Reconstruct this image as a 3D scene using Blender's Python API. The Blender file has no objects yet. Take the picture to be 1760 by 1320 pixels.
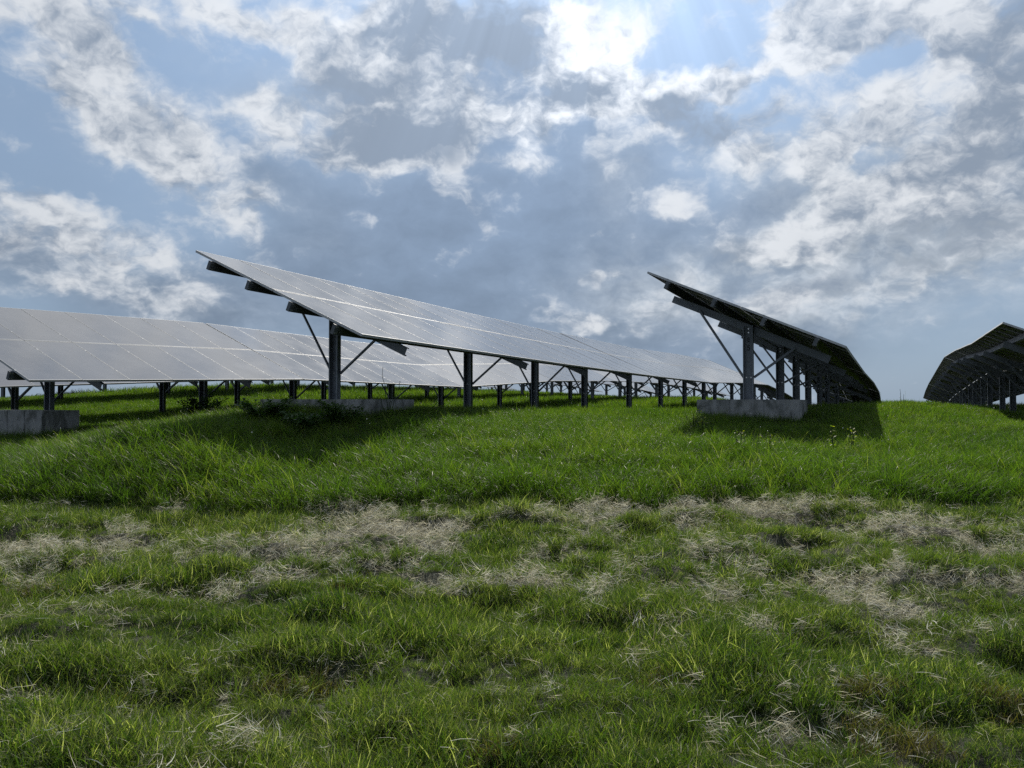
import bpy, math, random
import numpy as np
from mathutils import Vector, Matrix
rng = np.random.default_rng(7)
random.seed(7)
C = bpy.context.scene.collection
scene = bpy.context.scene

# ------------------------------------------------------------------ camera
F = 1310.0 / 1760.0                      # focal length over image width
PITCH = math.atan(30 / 1310)
cam_d = bpy.data.cameras.new('camera')
cam_d.sensor_width = 36; cam_d.lens = 36 * F
cam_d.clip_start = 0.05; cam_d.clip_end = 9000
cam = bpy.data.objects.new('camera', cam_d); C.objects.link(cam)
cam.rotation_euler = (math.pi / 2 + PITCH, 0, 0)
scene.camera = cam

def ray(px, py):
    """direction (y = 1) seen at a measured point of the photo"""
    X = (px - 880) / 1310; Z = (660 - py) / 1310
    c, s = math.cos(PITCH), math.sin(PITCH)
    y = c - Z * s
    return np.array([X / y, 1.0, (s + Z * c) / y])

AZ = math.atan2(.454, .891)
r3 = Vector((math.sin(AZ), math.cos(AZ), 0))       # along the rows, away from the viewer
n3 = Vector((math.cos(AZ), -math.sin(AZ), 0))      # across the rows, the way the glass faces
u3 = -n3
SUN = Vector((.10, 1.0, .92)).normalized()

# ------------------------------------------------------------------ helpers
def tag(o, label=None, cat=None, group=None, kind=None):
    if label: o['label'] = label
    if cat: o['category'] = cat
    if group: o['group'] = group
    if kind: o['kind'] = kind
    return o

def mesh_np(name, verts, faces, mats=(), smooth=False):
    me = bpy.data.meshes.new(name)
    me.from_pydata([tuple(v) for v in verts], [], [tuple(f) for f in faces])
    for m in mats: me.materials.append(m)
    if smooth: me.polygons.foreach_set('use_smooth', [True] * len(me.polygons))
    me.update()
    return me

def link(name, me, parent=None, W=None):
    o = bpy.data.objects.new(name, me); C.objects.link(o)
    if parent is not None: o.parent = parent
    if W is not None:
        o.matrix_basis = (Matrix.Translation(-parent.location) @ W) if parent is not None and parent.parent is None else W
    return o

class MB:
    def __init__(s): s.v = []; s.f = []; s.m = []
    def quad_box(s, lo, hi, T=None, mat=0):
        b = len(s.v)
        for x in (lo[0], hi[0]):
            for y in (lo[1], hi[1]):
                for z in (lo[2], hi[2]):
                    p = Vector((x, y, z)); s.v.append(T @ p if T is not None else p)
        for f in ((0,1,3,2),(4,6,7,5),(0,4,5,1),(2,3,7,6),(0,2,6,4),(1,5,7,3)):
            s.f.append(tuple(b + i for i in f)); s.m.append(mat)
    def extrude(s, prof, p0, a, b, p1, mat=0):
        """profile points (a, b) swept from p0 to p1"""
        k = len(prof); base = len(s.v)
        for p in (p0, p1):
            for q in prof: s.v.append(p + a * q[0] + b * q[1])
        for i in range(k):
            j = (i + 1) % k
            s.f.append((base + i, base + j, base + k + j, base + k + i)); s.m.append(mat)
        s.f.append(tuple(base + i for i in reversed(range(k)))); s.m.append(mat)
        s.f.append(tuple(base + k + i for i in range(k))); s.m.append(mat)
    def mesh(s, name, mats, fix=True):
        me = mesh_np(name, s.v, s.f, mats)
        me.polygons.foreach_set('material_index', s.m)
        if fix:
            import bmesh
            bm = bmesh.new(); bm.from_mesh(me); bmesh.ops.recalc_face_normals(bm, faces=bm.faces); bm.to_mesh(me); bm.free()
        return me

def cprof(w, d, th=.004, lip=.018):
    h = w / 2
    return [(-h,0),(h,0),(h,d),(h-lip,d),(h-lip,d-th),(h-th,d-th),(h-th,th),(-h+th,th),(-h+th,d-th),(-h+lip,d-th),(-h+lip,d),(-h,d)]

# ------------------------------------------------------------------ node helpers
class NT:
    def __init__(s, tree): s.t = tree; s.n = tree.nodes; s.l = tree.links
    def new(s, typ, **kw):
        nd = s.n.new(typ)
        for k, v in kw.items(): setattr(nd, k, v)
        return nd
    def put(s, sock, v):
        if isinstance(v, bpy.types.NodeSocket): s.l.new(v, sock)
        elif v is not None: sock.default_value = v
    def m(s, op, a, b=None, c=None, clamp=False):
        nd = s.new('ShaderNodeMath', operation=op, use_clamp=clamp)
        s.put(nd.inputs[0], a); s.put(nd.inputs[1], b); s.put(nd.inputs[2], c)
        return nd.outputs[0]
    def v(s, op, a, b=None, out=0):
        nd = s.new('ShaderNodeVectorMath', operation=op)
        s.put(nd.inputs[0], a)
        if b is not None:
            if op == 'SCALE': s.put(nd.inputs['Scale'], b)
            else: s.put(nd.inputs[1], b)
        return nd.outputs['Value'] if op in ('DOT_PRODUCT', 'LENGTH') else nd.outputs[0]
    def noise(s, vec, scale, detail=2, rough=.5, lac=2.0, out='Fac', dist=0):
        nd = s.new('ShaderNodeTexNoise')
        s.put(nd.inputs['Vector'], vec)
        nd.inputs['Scale'].default_value = scale; nd.inputs['Detail'].default_value = detail
        nd.inputs['Roughness'].default_value = rough; nd.inputs['Lacunarity'].default_value = lac
        nd.inputs['Distortion'].default_value = dist
        return nd.outputs[out]
    def ss(s, x, lo, hi, a=0., b=1.):
        nd = s.new('ShaderNodeMapRange', interpolation_type='SMOOTHSTEP')
        s.put(nd.inputs['Value'], x); s.put(nd.inputs['From Min'], lo); s.put(nd.inputs['From Max'], hi)
        s.put(nd.inputs['To Min'], a); s.put(nd.inputs['To Max'], b)
        return nd.outputs['Result']
    def mix(s, f, a, b, blend='MIX'):
        nd = s.new('ShaderNodeMix', data_type='RGBA', blend_type=blend)
        s.put(nd.inputs[0], f); s.put(nd.inputs[6], a); s.put(nd.inputs[7], b)
        return nd.outputs[2]

def mat(name):
    m = bpy.data.materials.new(name); m.use_nodes = True
    nt = NT(m.node_tree); bs = m.node_tree.nodes['Principled BSDF']
    return m, nt, bs

# ------------------------------------------------------------------ materials
def metal(name, col, rough=.55, metallic=.35, var=.25):
    m, nt, bs = mat(name)
    tc = nt.new('ShaderNodeTexCoord').outputs['Object']
    n1 = nt.noise(tc, 9, 4, .6); n2 = nt.noise(tc, 60, 2, .5)
    f = nt.m('ADD', nt.m('MULTIPLY', n1, .7), nt.m('MULTIPLY', n2, .3))
    c = nt.mix(nt.ss(f, .35, .65), tuple(x * (1 - var) for x in col) + (1,), tuple(min(1, x * (1 + var)) for x in col) + (1,))
    nt.put(bs.inputs['Base Color'], c)
    bs.inputs['Metallic'].default_value = metallic
    nt.put(bs.inputs['Roughness'], nt.ss(f, .3, .7, rough - .1, rough + .1))
    return m
M_steel = metal('galvanised steel', (.155, .175, .20))
M_alu = metal('anodised aluminium', (.36, .375, .39), .6, .2, .1)
M_bolt = metal('zinc bolt', (.6, .6, .6), .3, .8, .1)
M_purlin = metal('weathered steel', (.08, .09, .10), .6, .3)

def glass_mat():
    m, nt, bs = mat('solar glass')
    g = nt.new('ShaderNodeNewGeometry').outputs['Position']
    tc = nt.new('ShaderNodeTexCoord').outputs['Object']
    sep = nt.new('ShaderNodeSeparateXYZ'); nt.put(sep.inputs[0], tc)
    # cell gaps, 6 x 12 cells on each module
    gx = nt.m('ABSOLUTE', nt.m('SUBTRACT', nt.m('FRACT', nt.m('MULTIPLY', nt.m('SUBTRACT', sep.outputs[0], .02), 6.25)), .5))
    gy = nt.m('ABSOLUTE', nt.m('SUBTRACT', nt.m('FRACT', nt.m('MULTIPLY', nt.m('SUBTRACT', sep.outputs[1], .02), 6.2)), .5))
    line = nt.m('GREATER_THAN', nt.m('MAXIMUM', gx, gy), .488)
    inf = nt.new('ShaderNodeObjectInfo').outputs['Random']
    dust = nt.noise(g, 1.3, 5, .65)
    dust2 = nt.noise(nt.v('MULTIPLY', tc, (9, 1.2, 1)), 1.5, 3, .5)
    cell = nt.mix(inf, (.010, .012, .022, 1), (.020, .021, .033, 1))
    c = nt.mix(nt.m('MULTIPLY', line, .5), cell, (.10, .10, .11, 1))
    df = nt.m('ADD', nt.ss(dust, .35, .75, .16, .26), nt.m('MULTIPLY', dust2, .05))
    lw = nt.new('ShaderNodeLayerWeight'); lw.inputs['Blend'].default_value = .5
    df = nt.m('MULTIPLY_ADD', nt.m('POWER', lw.outputs['Facing'], 3.), .50, df)     # a dust film looks denser at a grazing view
    c = nt.mix(df, c, (.33, .32, .305, 1))
    nt.put(bs.inputs['Base Color'], c)
    nt.put(bs.inputs['Roughness'], nt.ss(nt.m('ADD', dust, nt.m('MULTIPLY', inf, .12)), .35, .8, .09, .13))
    bs.inputs['IOR'].default_value = 1.5
    bs.inputs['Specular IOR Level'].default_value = 1.0
    return m
M_glass = glass_mat()
def back_mat():
    m, nt, bs = mat('module backsheet')
    tc = nt.new('ShaderNodeTexCoord').outputs['Object']
    f = nt.noise(tc, 3, 4, .6)
    nt.put(bs.inputs['Base Color'], nt.mix(f, (.018, .023, .025, 1), (.040, .047, .047, 1)))
    bs.inputs['Roughness'].default_value = .55
    return m
M_back = back_mat()
def concrete():
    m, nt, bs = mat('cast concrete')
    g = nt.new('ShaderNodeTexCoord').outputs['Object']
    n1 = nt.noise(g, 2.5, 6, .65); n2 = nt.noise(nt.v('MULTIPLY', g, (2.2, 2.2, 1.1)), 1.8, 5, .65, dist=.6); n3 = nt.noise(g, 70, 3, .6)
    c = nt.mix(n1, (.13, .14, .15, 1), (.30, .305, .30, 1))
    c = nt.mix(nt.ss(n2, .40, .66, 0, .8), c, (.045, .052, .045, 1))
    nt.put(bs.inputs['Base Color'], c); bs.inputs['Roughness'].default_value = .9
    b = nt.new('ShaderNodeBump'); b.inputs['Strength'].default_value = .5; b.inputs['Distance'].default_value = .01
    nt.put(b.inputs['Height'], nt.m('ADD', n3, nt.m('MULTIPLY', n1, 2))); nt.put(bs.inputs['Normal'], b.outputs[0])
    return m
M_conc = concrete()
def plain(name, col, rough=.7):
    m, nt, bs = mat(name)
    g = nt.new('ShaderNodeNewGeometry').outputs['Position']
    f = nt.noise(g, 25, 3, .6)
    nt.put(bs.inputs['Base Color'], nt.mix(f, tuple(x * .75 for x in col) + (1,), tuple(min(1, x * 1.25) for x in col) + (1,)))
    bs.inputs['Roughness'].default_value = rough
    return m
M_ink = plain('black marker paint', (.008, .009, .014))
M_cable = plain('black cable', (.02, .02, .02), .5)

def leaf_mat(name, stops, trans=.42, rough=.42, patch=.35, spec=.35, tcol=(.72, .88, .16)):
    """stops: list of (tone, colour); tone is a value of each blade"""
    m = bpy.data.materials.new(name); m.use_nodes = True
    nt = NT(m.node_tree); nt.n.clear()
    out = nt.new('ShaderNodeOutputMaterial')
    at = nt.new('ShaderNodeAttribute', attribute_name='tone').outputs['Fac']
    g = nt.new('ShaderNodeNewGeometry').outputs['Position']
    big = nt.noise(nt.v('MULTIPLY', g, (.55, 1., 1.)), .9, 3, .6)
    inf = nt.new('ShaderNodeObjectInfo').outputs['Random']
    tone = nt.m('ADD', at, nt.m('MULTIPLY', nt.m('SUBTRACT', big, .5), patch * 2))
    tone = nt.m('ADD', tone, nt.m('MULTIPLY', nt.m('SUBTRACT', inf, .5), .22), clamp=True)
    cr = nt.new('ShaderNodeValToRGB'); e = cr.color_ramp.elements
    while len(e) < len(stops): e.new(.5)
    for i, (p, c) in enumerate(stops): e[i].position = p; e[i].color = c + (1,)
    nt.put(cr.inputs[0], tone); col = cr.outputs[0]
    bs = nt.new('ShaderNodeBsdfPrincipled')
    nt.put(bs.inputs['Base Color'], col); bs.inputs['Roughness'].default_value = rough
    bs.inputs['Specular IOR Level'].default_value = spec
    tr = nt.new('ShaderNodeBsdfTranslucent')
    nt.put(tr.inputs['Color'], nt.mix(1., col, tuple(2.6 * x for x in tcol) + (1,), 'MULTIPLY'))
    mx = nt.new('ShaderNodeMixShader'); mx.inputs[0].default_value = trans
    nt.l.new(bs.outputs[0], mx.inputs[1]); nt.l.new(tr.outputs[0], mx.inputs[2]); nt.l.new(mx.outputs[0], out.inputs[0])
    return m
GREEN = [(0., (.024, .042, .015)), (.35, (.046, .074, .017)), (.62, (.080, .106, .020)), (.82, (.125, .132, .036)), (1., (.27, .24, .14))]
MOWN = [(0., (.022, .044, .018)), (.3, (.052, .084, .022)), (.55, (.090, .120, .030)), (.76, (.122, .132, .050)), (1., (.36, .34, .24))]
M_long = leaf_mat('long grass blades', GREEN, .52, .45, .30, .25, (.64, .90, .20))
M_mown = leaf_mat('mown grass blades', MOWN, .42, .5, .34, .22, (.66, .84, .20))
M_brown = leaf_mat('browned turf', [(0., (.040, .032, .016)), (.5, (.095, .078, .036)), (1., (.17, .145, .075))], .3, .6, .1)
M_straw = leaf_mat('dry cut grass', [(0., (.26, .25, .18)), (.4, (.58, .57, .47)), (1., (.84, .83, .73))], .38, .6, .2, .3, (.40, .38, .32))
M_leaf = leaf_mat('weed leaves', [(0., (.018, .040, .016)), (.5, (.035, .070, .020)), (1., (.075, .11, .03))], .35, .5, .2)
M_yleaf = leaf_mat('yellow green weed leaves', [(0., (.07, .11, .02)), (.5, (.12, .16, .03)), (1., (.28, .27, .06))], .42, .5, .1)
M_flower = plain('pale petals', (.72, .72, .66), .6)
def soil():
    m, nt, bs = mat('turf soil')
    g = nt.new('ShaderNodeNewGeometry').outputs['Position']
    a = nt.noise(g, 1.1, 5, .6); b = nt.noise(g, 22, 4, .7)
    c = nt.mix(nt.ss(a, .4, .65), (.010, .015, .006, 1), (.020, .020, .010, 1))
    c = nt.mix(nt.ss(b, .5, .75), c, (.036, .030, .018, 1))
    nt.put(bs.inputs['Base Color'], c); bs.inputs['Roughness'].default_value = .95
    bm_ = nt.new('ShaderNodeBump'); bm_.inputs['Strength'].default_value = .8; bm_.inputs['Distance'].default_value = .04
    nt.put(bm_.inputs['Height'], b); nt.put(bs.inputs['Normal'], bm_.outputs[0])
    return m
M_soil = soil()

# ------------------------------------------------------------------ terrain
LOW = {   # height of the low edge of every row along t
 1: [(9.3,1.03),(17.3,.92),(25.3,.85),(33,.82),(42,1.0),(50,1.04),(56,.68),(63,.36),(72,-.8),(80,-2)],
 2: [(14.8,.99),(18.3,.92),(21.1,.84),(25,.73),(30.5,.70),(36.2,.70),(41.3,.2),(48,-.8),(56,-2.2)],
 3: [(19.1,.07),(23,.1),(26.3,.14),(37.8,.51),(43.7,.6),(57.6,.1),(72,-.4),(85,-1.4)],
 0: [(8.15,.38),(15.15,.58),(19.2,.54),(23.4,.52),(31.3,.93),(39.4,1.12),(50,1.2),(61,.9),(71,.5),(80,-.2)],
 -1:[(3,.1),(12.6,.42),(19,.76),(28,.95),(37,1.2),(46,1.35),(54,1.45),(62,1.23),(71,.66),(80,0)],
 -2:[(0,.3),(12,.8),(19.6,1.2),(30,1.75),(45,1.85),(60,1.6),(69,1.2),(75,.8),(85,0)],
 -3:[(0,.2),(18.7,1.0),(25.6,1.4),(40,1.7),(60,1.4),(80,.5)],
}
SLOW = {2: -.85, 1: -7.31, 0: -13.77, 3: 5.61, -1: -20.2, -2: -26.7, -3: -33.2}
def low_z(row, t):
    p = LOW[row]
    return float(np.interp(t, [a for a, _ in p], [b for _, b in p]))
CLEAR = {1: 1.30, 2: 1.16, 3: 1.02, 0: 1.20, -1: 1.12, -2: 1.12, -3: 1.1}
cp = []
def st(s, t): return (s * n3.x + t * r3.x, s * n3.y + t * r3.y)
for row, pts in LOW.items():
    s = SLOW[row] - 1.83
    for t, z in pts:
        cp.append(st(s, t) + (z - CLEAR[row] - (.24 if row == 2 and t < 16 else 0),))
    if row in (1, 0, -1):
        cp.append(st(s, pts[0][0] - 2.5) + (pts[0][1] - CLEAR[row] - .25,))
for x, y, z in [(-14,11,-1.08),(-10,11,-1.03),(-6,10.8,-.86),(-3,11,-.70),(0,11.5,-.63),(3,11.8,-.68),(6,12.4,-.70),(9,13,-.64),(12,15,-.72),(16,17,-1.0),
                (-8,8.8,-1.2),(-4,8.6,-1.13),(0,8.5,-1.1),(4,8.5,-1.1),(8,8.6,-1.15),(12,9,-1.3),
                (-6,6,-1.38),(0,6,-1.36),(6,6,-1.38),(-4,3.2,-1.53),(0,3.2,-1.53),(4,3.2,-1.53),(-3,0,-1.62),(3,0,-1.62),(0,-6,-1.8),(-14,0,-1.9),(14,0,-1.9),
                (-16,6,-1.7),(16,6,-1.6),(0,-20,-2.6),(-30,-10,-4),(30,-10,-4),(24,14,-1.8),(-26,8,-1.2)]:
    cp.append((x, y, z))
for s, t, z in [(.5,20,-.18),(.5,28,-.08),(1,40,-.5),(1,52,-1.8),(-40,20,-.9),(-42,40,-.2),(-42,60,-.6),(-30,95,-2.5),(-10,95,-2.5),(0,95,-4),(15,95,-4),(20,60,-3),(18,35,-1.8),(-60,20,-4),(-60,60,-4),(-40,-10,-3),(-60,-5,-6)]:
    cp.append(st(s, t) + (z,))
cp = np.array(cp)
def tps(d2): return .5 * d2 * np.log(d2 + 1e-9)
def fit():
    P = cp[:, :2] / 10; n = len(P)
    K = tps(((P[:, None] - P[None]) ** 2).sum(-1)) + np.eye(n) * .004
    Q = np.c_[np.ones(n), P]
    A = np.block([[K, Q], [Q.T, np.zeros((3, 3))]])
    return np.linalg.solve(A, np.r_[cp[:, 2], 0, 0, 0])
COEF = fit()
def hashn(ix, iy, seed):
    h = np.sin(ix * 127.1 + iy * 311.7 + seed * 74.7) * 43758.5453
    return h - np.floor(h)
def vnoise(x, y, seed=0):
    ix = np.floor(x); iy = np.floor(y); fx = x - ix; fy = y - iy
    fx = fx * fx * (3 - 2 * fx); fy = fy * fy * (3 - 2 * fy)
    a = hashn(ix, iy, seed); b = hashn(ix + 1, iy, seed); c = hashn(ix, iy + 1, seed); d = hashn(ix + 1, iy + 1, seed)
    return (a * (1 - fx) + b * fx) * (1 - fy) + (c * (1 - fx) + d * fx) * fy
def fbm(x, y, seed=0, o=4):
    r = 0; a = .5; w = 0
    for i in range(o):
        r = r + a * vnoise(x * 2 ** i, y * 2 ** i, seed + i * 13); w += a; a *= .5
    return r / w
def ground(x, y):
    x = np.asarray(x, float); y = np.asarray(y, float)
    sh = x.shape; X = x.ravel(); Y = y.ravel(); out = np.empty(len(X))
    P = cp[:, :2] / 10
    for i in range(0, len(X), 20000):
        q = np.c_[X[i:i+20000], Y[i:i+20000]] / 10
        d2 = ((q[:, None] - P[None]) ** 2).sum(-1)
        out[i:i+20000] = tps(d2) @ COEF[:-3] + COEF[-3] + q @ COEF[-2:]
    rad = np.hypot(X, Y - 35)
    k = np.clip((rad - 62) / 50, 0, 1); k = k * k * (3 - 2 * k)
    out = out * (1 - k) + (-14) * k
    far = np.clip((np.hypot(X, Y) - 100) / 60, 0, 1)
    out = out * (1 - far) + (-16) * far
    near = np.clip((16 - Y) / 4, 0, 1) * np.clip((Y + 6) / 4, 0, 1)
    mown = np.clip((edge_y(X) - Y) / .6, 0, 1)
    out = out + near * ((fbm(X * .9, Y * 1.6, 3) - .5) * .16 + mown * (fbm(X * 1.7, Y * 3.4, 9, 3) - .5) * .30)
    return out.reshape(sh)
def edge_y(x):      # where the mown strip ends and the long grass starts
    return 8.35 - .012 * x + .45 * (fbm(x * .35 + 7, x * 0, 21) - .5) + .25 * (fbm(x * 1.6, x * 0 + 3, 22) - .5)
def gz(x, y): return float(ground(np.array([x]), np.array([y]))[0])

def axis(fine0, fine1, step, end0, end1):
    a = list(np.arange(fine0, fine1, step)); s = step
    while a[-1] < end1: s *= 1.12; a.append(a[-1] + s)
    b = [fine0]; s = step
    while b[-1] > end0: s *= 1.12; b.append(b[-1] - s)
    return np.array(sorted(set(b[1:] + a)))
xs = axis(-11, 13, .13, -4500, 4500); ys = axis(1.5, 15, .11, -4500, 4500)
GX, GY = np.meshgrid(xs, ys); GZ = ground(GX, GY)
nx, ny = len(xs), len(ys)
idx = np.arange(nx * ny).reshape(ny, nx)
fa = np.stack([idx[:-1, :-1], idx[:-1, 1:], idx[1:, 1:], idx[1:, :-1]], -1).reshape(-1, 4)
me = mesh_np('ground', np.c_[GX.ravel(), GY.ravel(), GZ.ravel()], fa.tolist(), [M_soil], True)
tag(link('ground', me), kind='structure')

def on_ground(px, py):
    """where the sight line through a measured photo point meets the ground"""
    d = ray(px, py); y = 2.5
    ysamp = np.arange(2.5, 90, .05); g = ground(d[0] * ysamp, ysamp)
    k = np.nonzero(g >= d[2] * ysamp)[0]
    if len(k) == 0: return None
    y = ysamp[k[0]]; return d[0] * y, y, g[k[0]]

# ------------------------------------------------------------------ solar tables
SLOPE = 4.0; TH = .04
def rect_frame(mb, x0, x1, y0, y1, z0, z1, w):
    ws = .006
    mb.quad_box((x0, y0, z0), (x1, y0 + w, z1)); mb.quad_box((x0, y1 - w, z0), (x1, y1, z1))
    mb.quad_box((x0, y0 + w, z0), (x0 + ws, y1 - w, z1)); mb.quad_box((x1 - ws, y0 + w, z0), (x1, y1 - w, z1))
MW, ML = .985, 1.985
def module_meshes():
    g = MB(); g.quad_box((.005, .012, -.010), (MW - .005, ML - .012, -.002))
    g.m = [0, 0, 0, 0, 1, 0]
    # box face order: z-low face is index 4
    gm = g.mesh('glass_laminate', [M_glass, M_back])
    gm.polygons.foreach_set('material_index', [1 if p.normal.z < -.5 else 0 for p in gm.polygons])
    b = MB(); b.quad_box((MW / 2 - .06, ML - .22, -.030), (MW / 2 + .06, ML - .12, -.0101))
    bx = b.mesh('junction_box', [M_cable])
    f = MB(); rect_frame(f, 0, MW, 0, ML, -TH, 0, .016)
    for y in (.45, ML - .45):          # mounting clamps
        f.quad_box((-.012, y - .02, -.006), (.008, y + .02, .0015))
    fm = f.mesh('frame', [M_alu], False)
    w = MB(); w.quad_box((.005, .012, -.010), (MW - .005, ML - .012, -.002)); rect_frame(w, 0, MW, 0, ML, -TH, 0, .016)
    wm = w.mesh('panel_small', [M_glass, M_back, M_alu], False)
    mi = []
    for i, p in enumerate(wm.polygons): mi.append(2 if i >= 6 else (1 if p.normal.z < -.5 else 0))
    wm.polygons.foreach_set('material_index', mi)
    return gm, fm, bx, wm
GM, FM, BX, WM = module_meshes()
hexa = [(math.cos(i * math.pi / 3) * .016, math.sin(i * math.pi / 3) * .016) for i in range(6)]

def table(row, t0, ncol, posts, label, group, detail, tilt_off=0., writing=None):
    s = SLOW[row]
    def low(t): return Vector(st(s, t) + (low_z(row, t),))
    L = ncol * 1.0
    O = low(t0); E = low(t0 + L)
    ex = (E - O).normalized()
    tl = math.radians(24 + tilt_off)
    eb = (u3 * math.cos(tl) + Vector((0, 0, math.sin(tl)))); eb = (eb - ex * eb.dot(ex)).normalized()
    en = ex.cross(eb)
    W = Matrix.Identity(4)
    for i in range(3): W[i][0] = ex[i]; W[i][1] = eb[i]; W[i][2] = en[i]; W[i][3] = O[i]
    bx, by = st(s - 1.83, t0 + L / 2)
    root = bpy.data.objects.new('solar_table', None); C.objects.link(root)
    root.empty_display_size = .3
    root.location = (bx, by, gz(bx, by)); tag(root, label, 'solar array', group)
    for i in range(ncol):
        for j in range(2):
            jit = (random.random() - .5) * .0035
            T = W @ Matrix.Translation((i * 1.0 + .0075, j * (ML + .028), 0)) @ Matrix.Rotation(jit, 4, 'X') @ Matrix.Rotation((random.random() - .5) * .004, 4, 'Y')
            if detail >= 2:
                p = link('solar_panel', GM, root, T)
                link('frame', FM, p); link('junction_box', BX, p)
            else:
                link('solar_panel', WM, root, T)
    # purlins: four channels under the modules
    for k, f in enumerate((.125, .375, .625, .875)):
        mb = MB(); y = f * SLOPE
        p0 = Vector((-.07, y - .03, -TH - .083)); p1 = Vector((L + .03, y - .03, -TH - .083))
        if detail >= 1: mb.extrude([(-.08, -.005), (.08, -.005), (.08, .06), (-.08, .06)], p0, Vector((0, 0, 1)), Vector((0, 1, 0)), p1)
        else: mb.quad_box((p0.x, y - .03, -TH - .163), (p1.x, y + .03, -TH - .003))
        pu = link('purlin', mb.mesh('purlin', [M_purlin]), root, W)
        if detail >= 2:
            for zz, xx in ((-.05, -.05), (.05, -.05), (-.05, -.01), (.05, -.01)):
                    b = MB(); b.extrude(hexa, Vector((xx, y - .0352, -TH - .083 + zz)), Vector((.5, 0, 0)), Vector((0, 0, .5)), Vector((xx, y - .045, -TH - .083 + zz)))
                    link('bolt', b.mesh('bolt', [M_bolt]), pu)
    for k, tp in enumerate(posts):
        dx = (tp - t0) / max(.2, Vector((ex.x, ex.y)).length)
        # rafter
        mb = MB(); zc = -TH - .167 - .075
        p0 = Vector((dx + .075, .07 * SLOPE, zc)); p1 = Vector((dx + .075, .92 * SLOPE, zc))
        if detail >= 1: mb.extrude(cprof(.15, .06), p0, Vector((0, 0, 1)), Vector((1, 0, 0)), p1)
        else: mb.quad_box((p0.x, p0.y, zc - .075), (p0.x + .06, p1.y, zc + .075))
        link('rafter', mb.mesh('rafter', [M_steel]), root, W)
        # post, upright, its open side to the viewer
        top = W @ Vector((dx, .495 * SLOPE, -TH - .20))
        base = Vector((top.x, top.y, gz(top.x, top.y) - .25))
        mb = MB(); w = .20
        if detail >= 1: mb.extrude(cprof(w, .10, .005, .022), base - top, u3, -r3, Vector((0, 0, 0)))
        else: mb.quad_box((-.10, -.04, base.z - top.z), (.10, .04, 0), Matrix.Rotation(-AZ, 4, 'Z'))
        # shift so that the web faces the rafter
        Wp = Matrix.Translation(top + r3 * .066)
        po = link('post', mb.mesh('post', [M_steel]), root, Wp)
        zj = (gz(top.x, top.y) + .74 if row != 2 else .49) - top.z
        zj = min(zj, -.45)
        if detail >= 1:
            for yy in (-.045, .045):
                b = MB(); b.extrude(hexa, u3 * yy + Vector((0, 0, zj)) - r3 * .0001, u3, Vector((0, 0, 1)), u3 * yy + Vector((0, 0, zj)) - r3 * .016)
                link('bolt', b.mesh('bolt', [M_bolt]), po)
            for zz in (-.06, -.14):
                b = MB(); b.extrude(hexa, Vector((0, 0, zz)) - r3 * .0001, u3, Vector((0, 0, 1)), Vector((0, 0, zz)) - r3 * .016)
                link('bolt', b.mesh('bolt', [M_bolt]), po)
        if writing and k == 0:
            z = -.24
            for ch, hgt in writing:
                cu = bpy.data.curves.new('marking', 'FONT'); cu.body = ch; cu.size = hgt * 1.4; cu.align_x = 'CENTER'
                cu.extrude = .0006; cu.offset = .003
                to = bpy.data.objects.new('tmp', cu); C.objects.link(to)
                dg = bpy.context.evaluated_depsgraph_get(); me2 = bpy.data.meshes.new_from_object(to.evaluated_get(dg))
                bpy.data.objects.remove(to)
                me2.materials.clear(); me2.materials.append(M_ink)
                R = Matrix.Identity(4)
                ax, ay, az = n3, Vector((0, 0, 1)), -r3
                for i in range(3): R[i][0] = ax[i]; R[i][1] = ay[i]; R[i][2] = az[i]
                pz = Vector((0, 0, z - hgt)) - r3 * .0062
                for i in range(3): R[i][3] = pz[i]
                q = link('marking', me2, po); q.matrix_basis = R
                z -= hgt + .07
        # two struts
        foot = top + r3 * .04 + Vector((0, 0, zj))
        for f in (.24, .76):
            head = W @ Vector((dx + .04, f * SLOPE, zc - .03))
            sgn = -1 if f < .5 else 1
            f0 = foot + u3 * sgn * .10
            d = (head - f0).normalized(); sd = d.cross(r3).normalized()
            mb = MB(); q = .026
            prof = [(-q, -q), (q, -q), (q, -q + .006), (-q + .006, -q + .006), (-q + .006, q), (-q, q)] if detail >= 2 else [(-q, -q), (q, -q), (q, q), (-q, q)]
            mb.extrude(prof, Vector((0, 0, 0)), sd, -r3, head - f0)
            link('strut', mb.mesh('strut', [M_steel]), root, Matrix.Translation(f0))
    return root

ORD = ['first', 'second', 'third', 'fourth', 'fifth', 'sixth', 'seventh', 'eighth', 'ninth', 'tenth', 'eleventh']
def rowbuild(row, t0, first_cols, n, phrase, group, posts=None, hi=2, mid=4, writing=None, first_label=None):
    t = t0
    for k in range(n):
        nc = first_cols if k == 0 else 8
        ps = posts[k] if posts and k < len(posts) else [t + 1.6, t + nc - 1.6]
        lab = first_label if k == 0 and first_label else '%s solar rack from the near end of %s' % (ORD[k], phrase)
        det = 2 if k < hi else (1 if k < mid else 0)
        table(row, t, nc, ps, lab, group, det, random.uniform(-.12, .12), writing if k == 0 else None)
        t += nc + .02
rowbuild(1, 9.3, 8, 8, 'the central glossy row', 'solar racks of the central row',
         [[10.92, 15.75], [19.5, 23.3], [27.9, 32.2], [36.3, 40.3]], 3, 5, [('E', .085), ('T', .105)],
         'large glossy solar rack nearest the middle, tip raised high on its marked post')
rowbuild(2, 14.8, 8, 5, 'the dark row right of centre', 'solar racks of the dark row right of centre',
         [[16.0, 20.6], [24.0, 27.3], [31.4, 34.9]], 3, 4, [('E', .085), ('5', .105)],
         'dark solar rack seen from below, its post marked 5, right of centre')
rowbuild(3, 19.1, 8, 8, 'the dark row at the right edge', 'solar racks of the row at the right edge', None, 3, 5)
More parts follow.
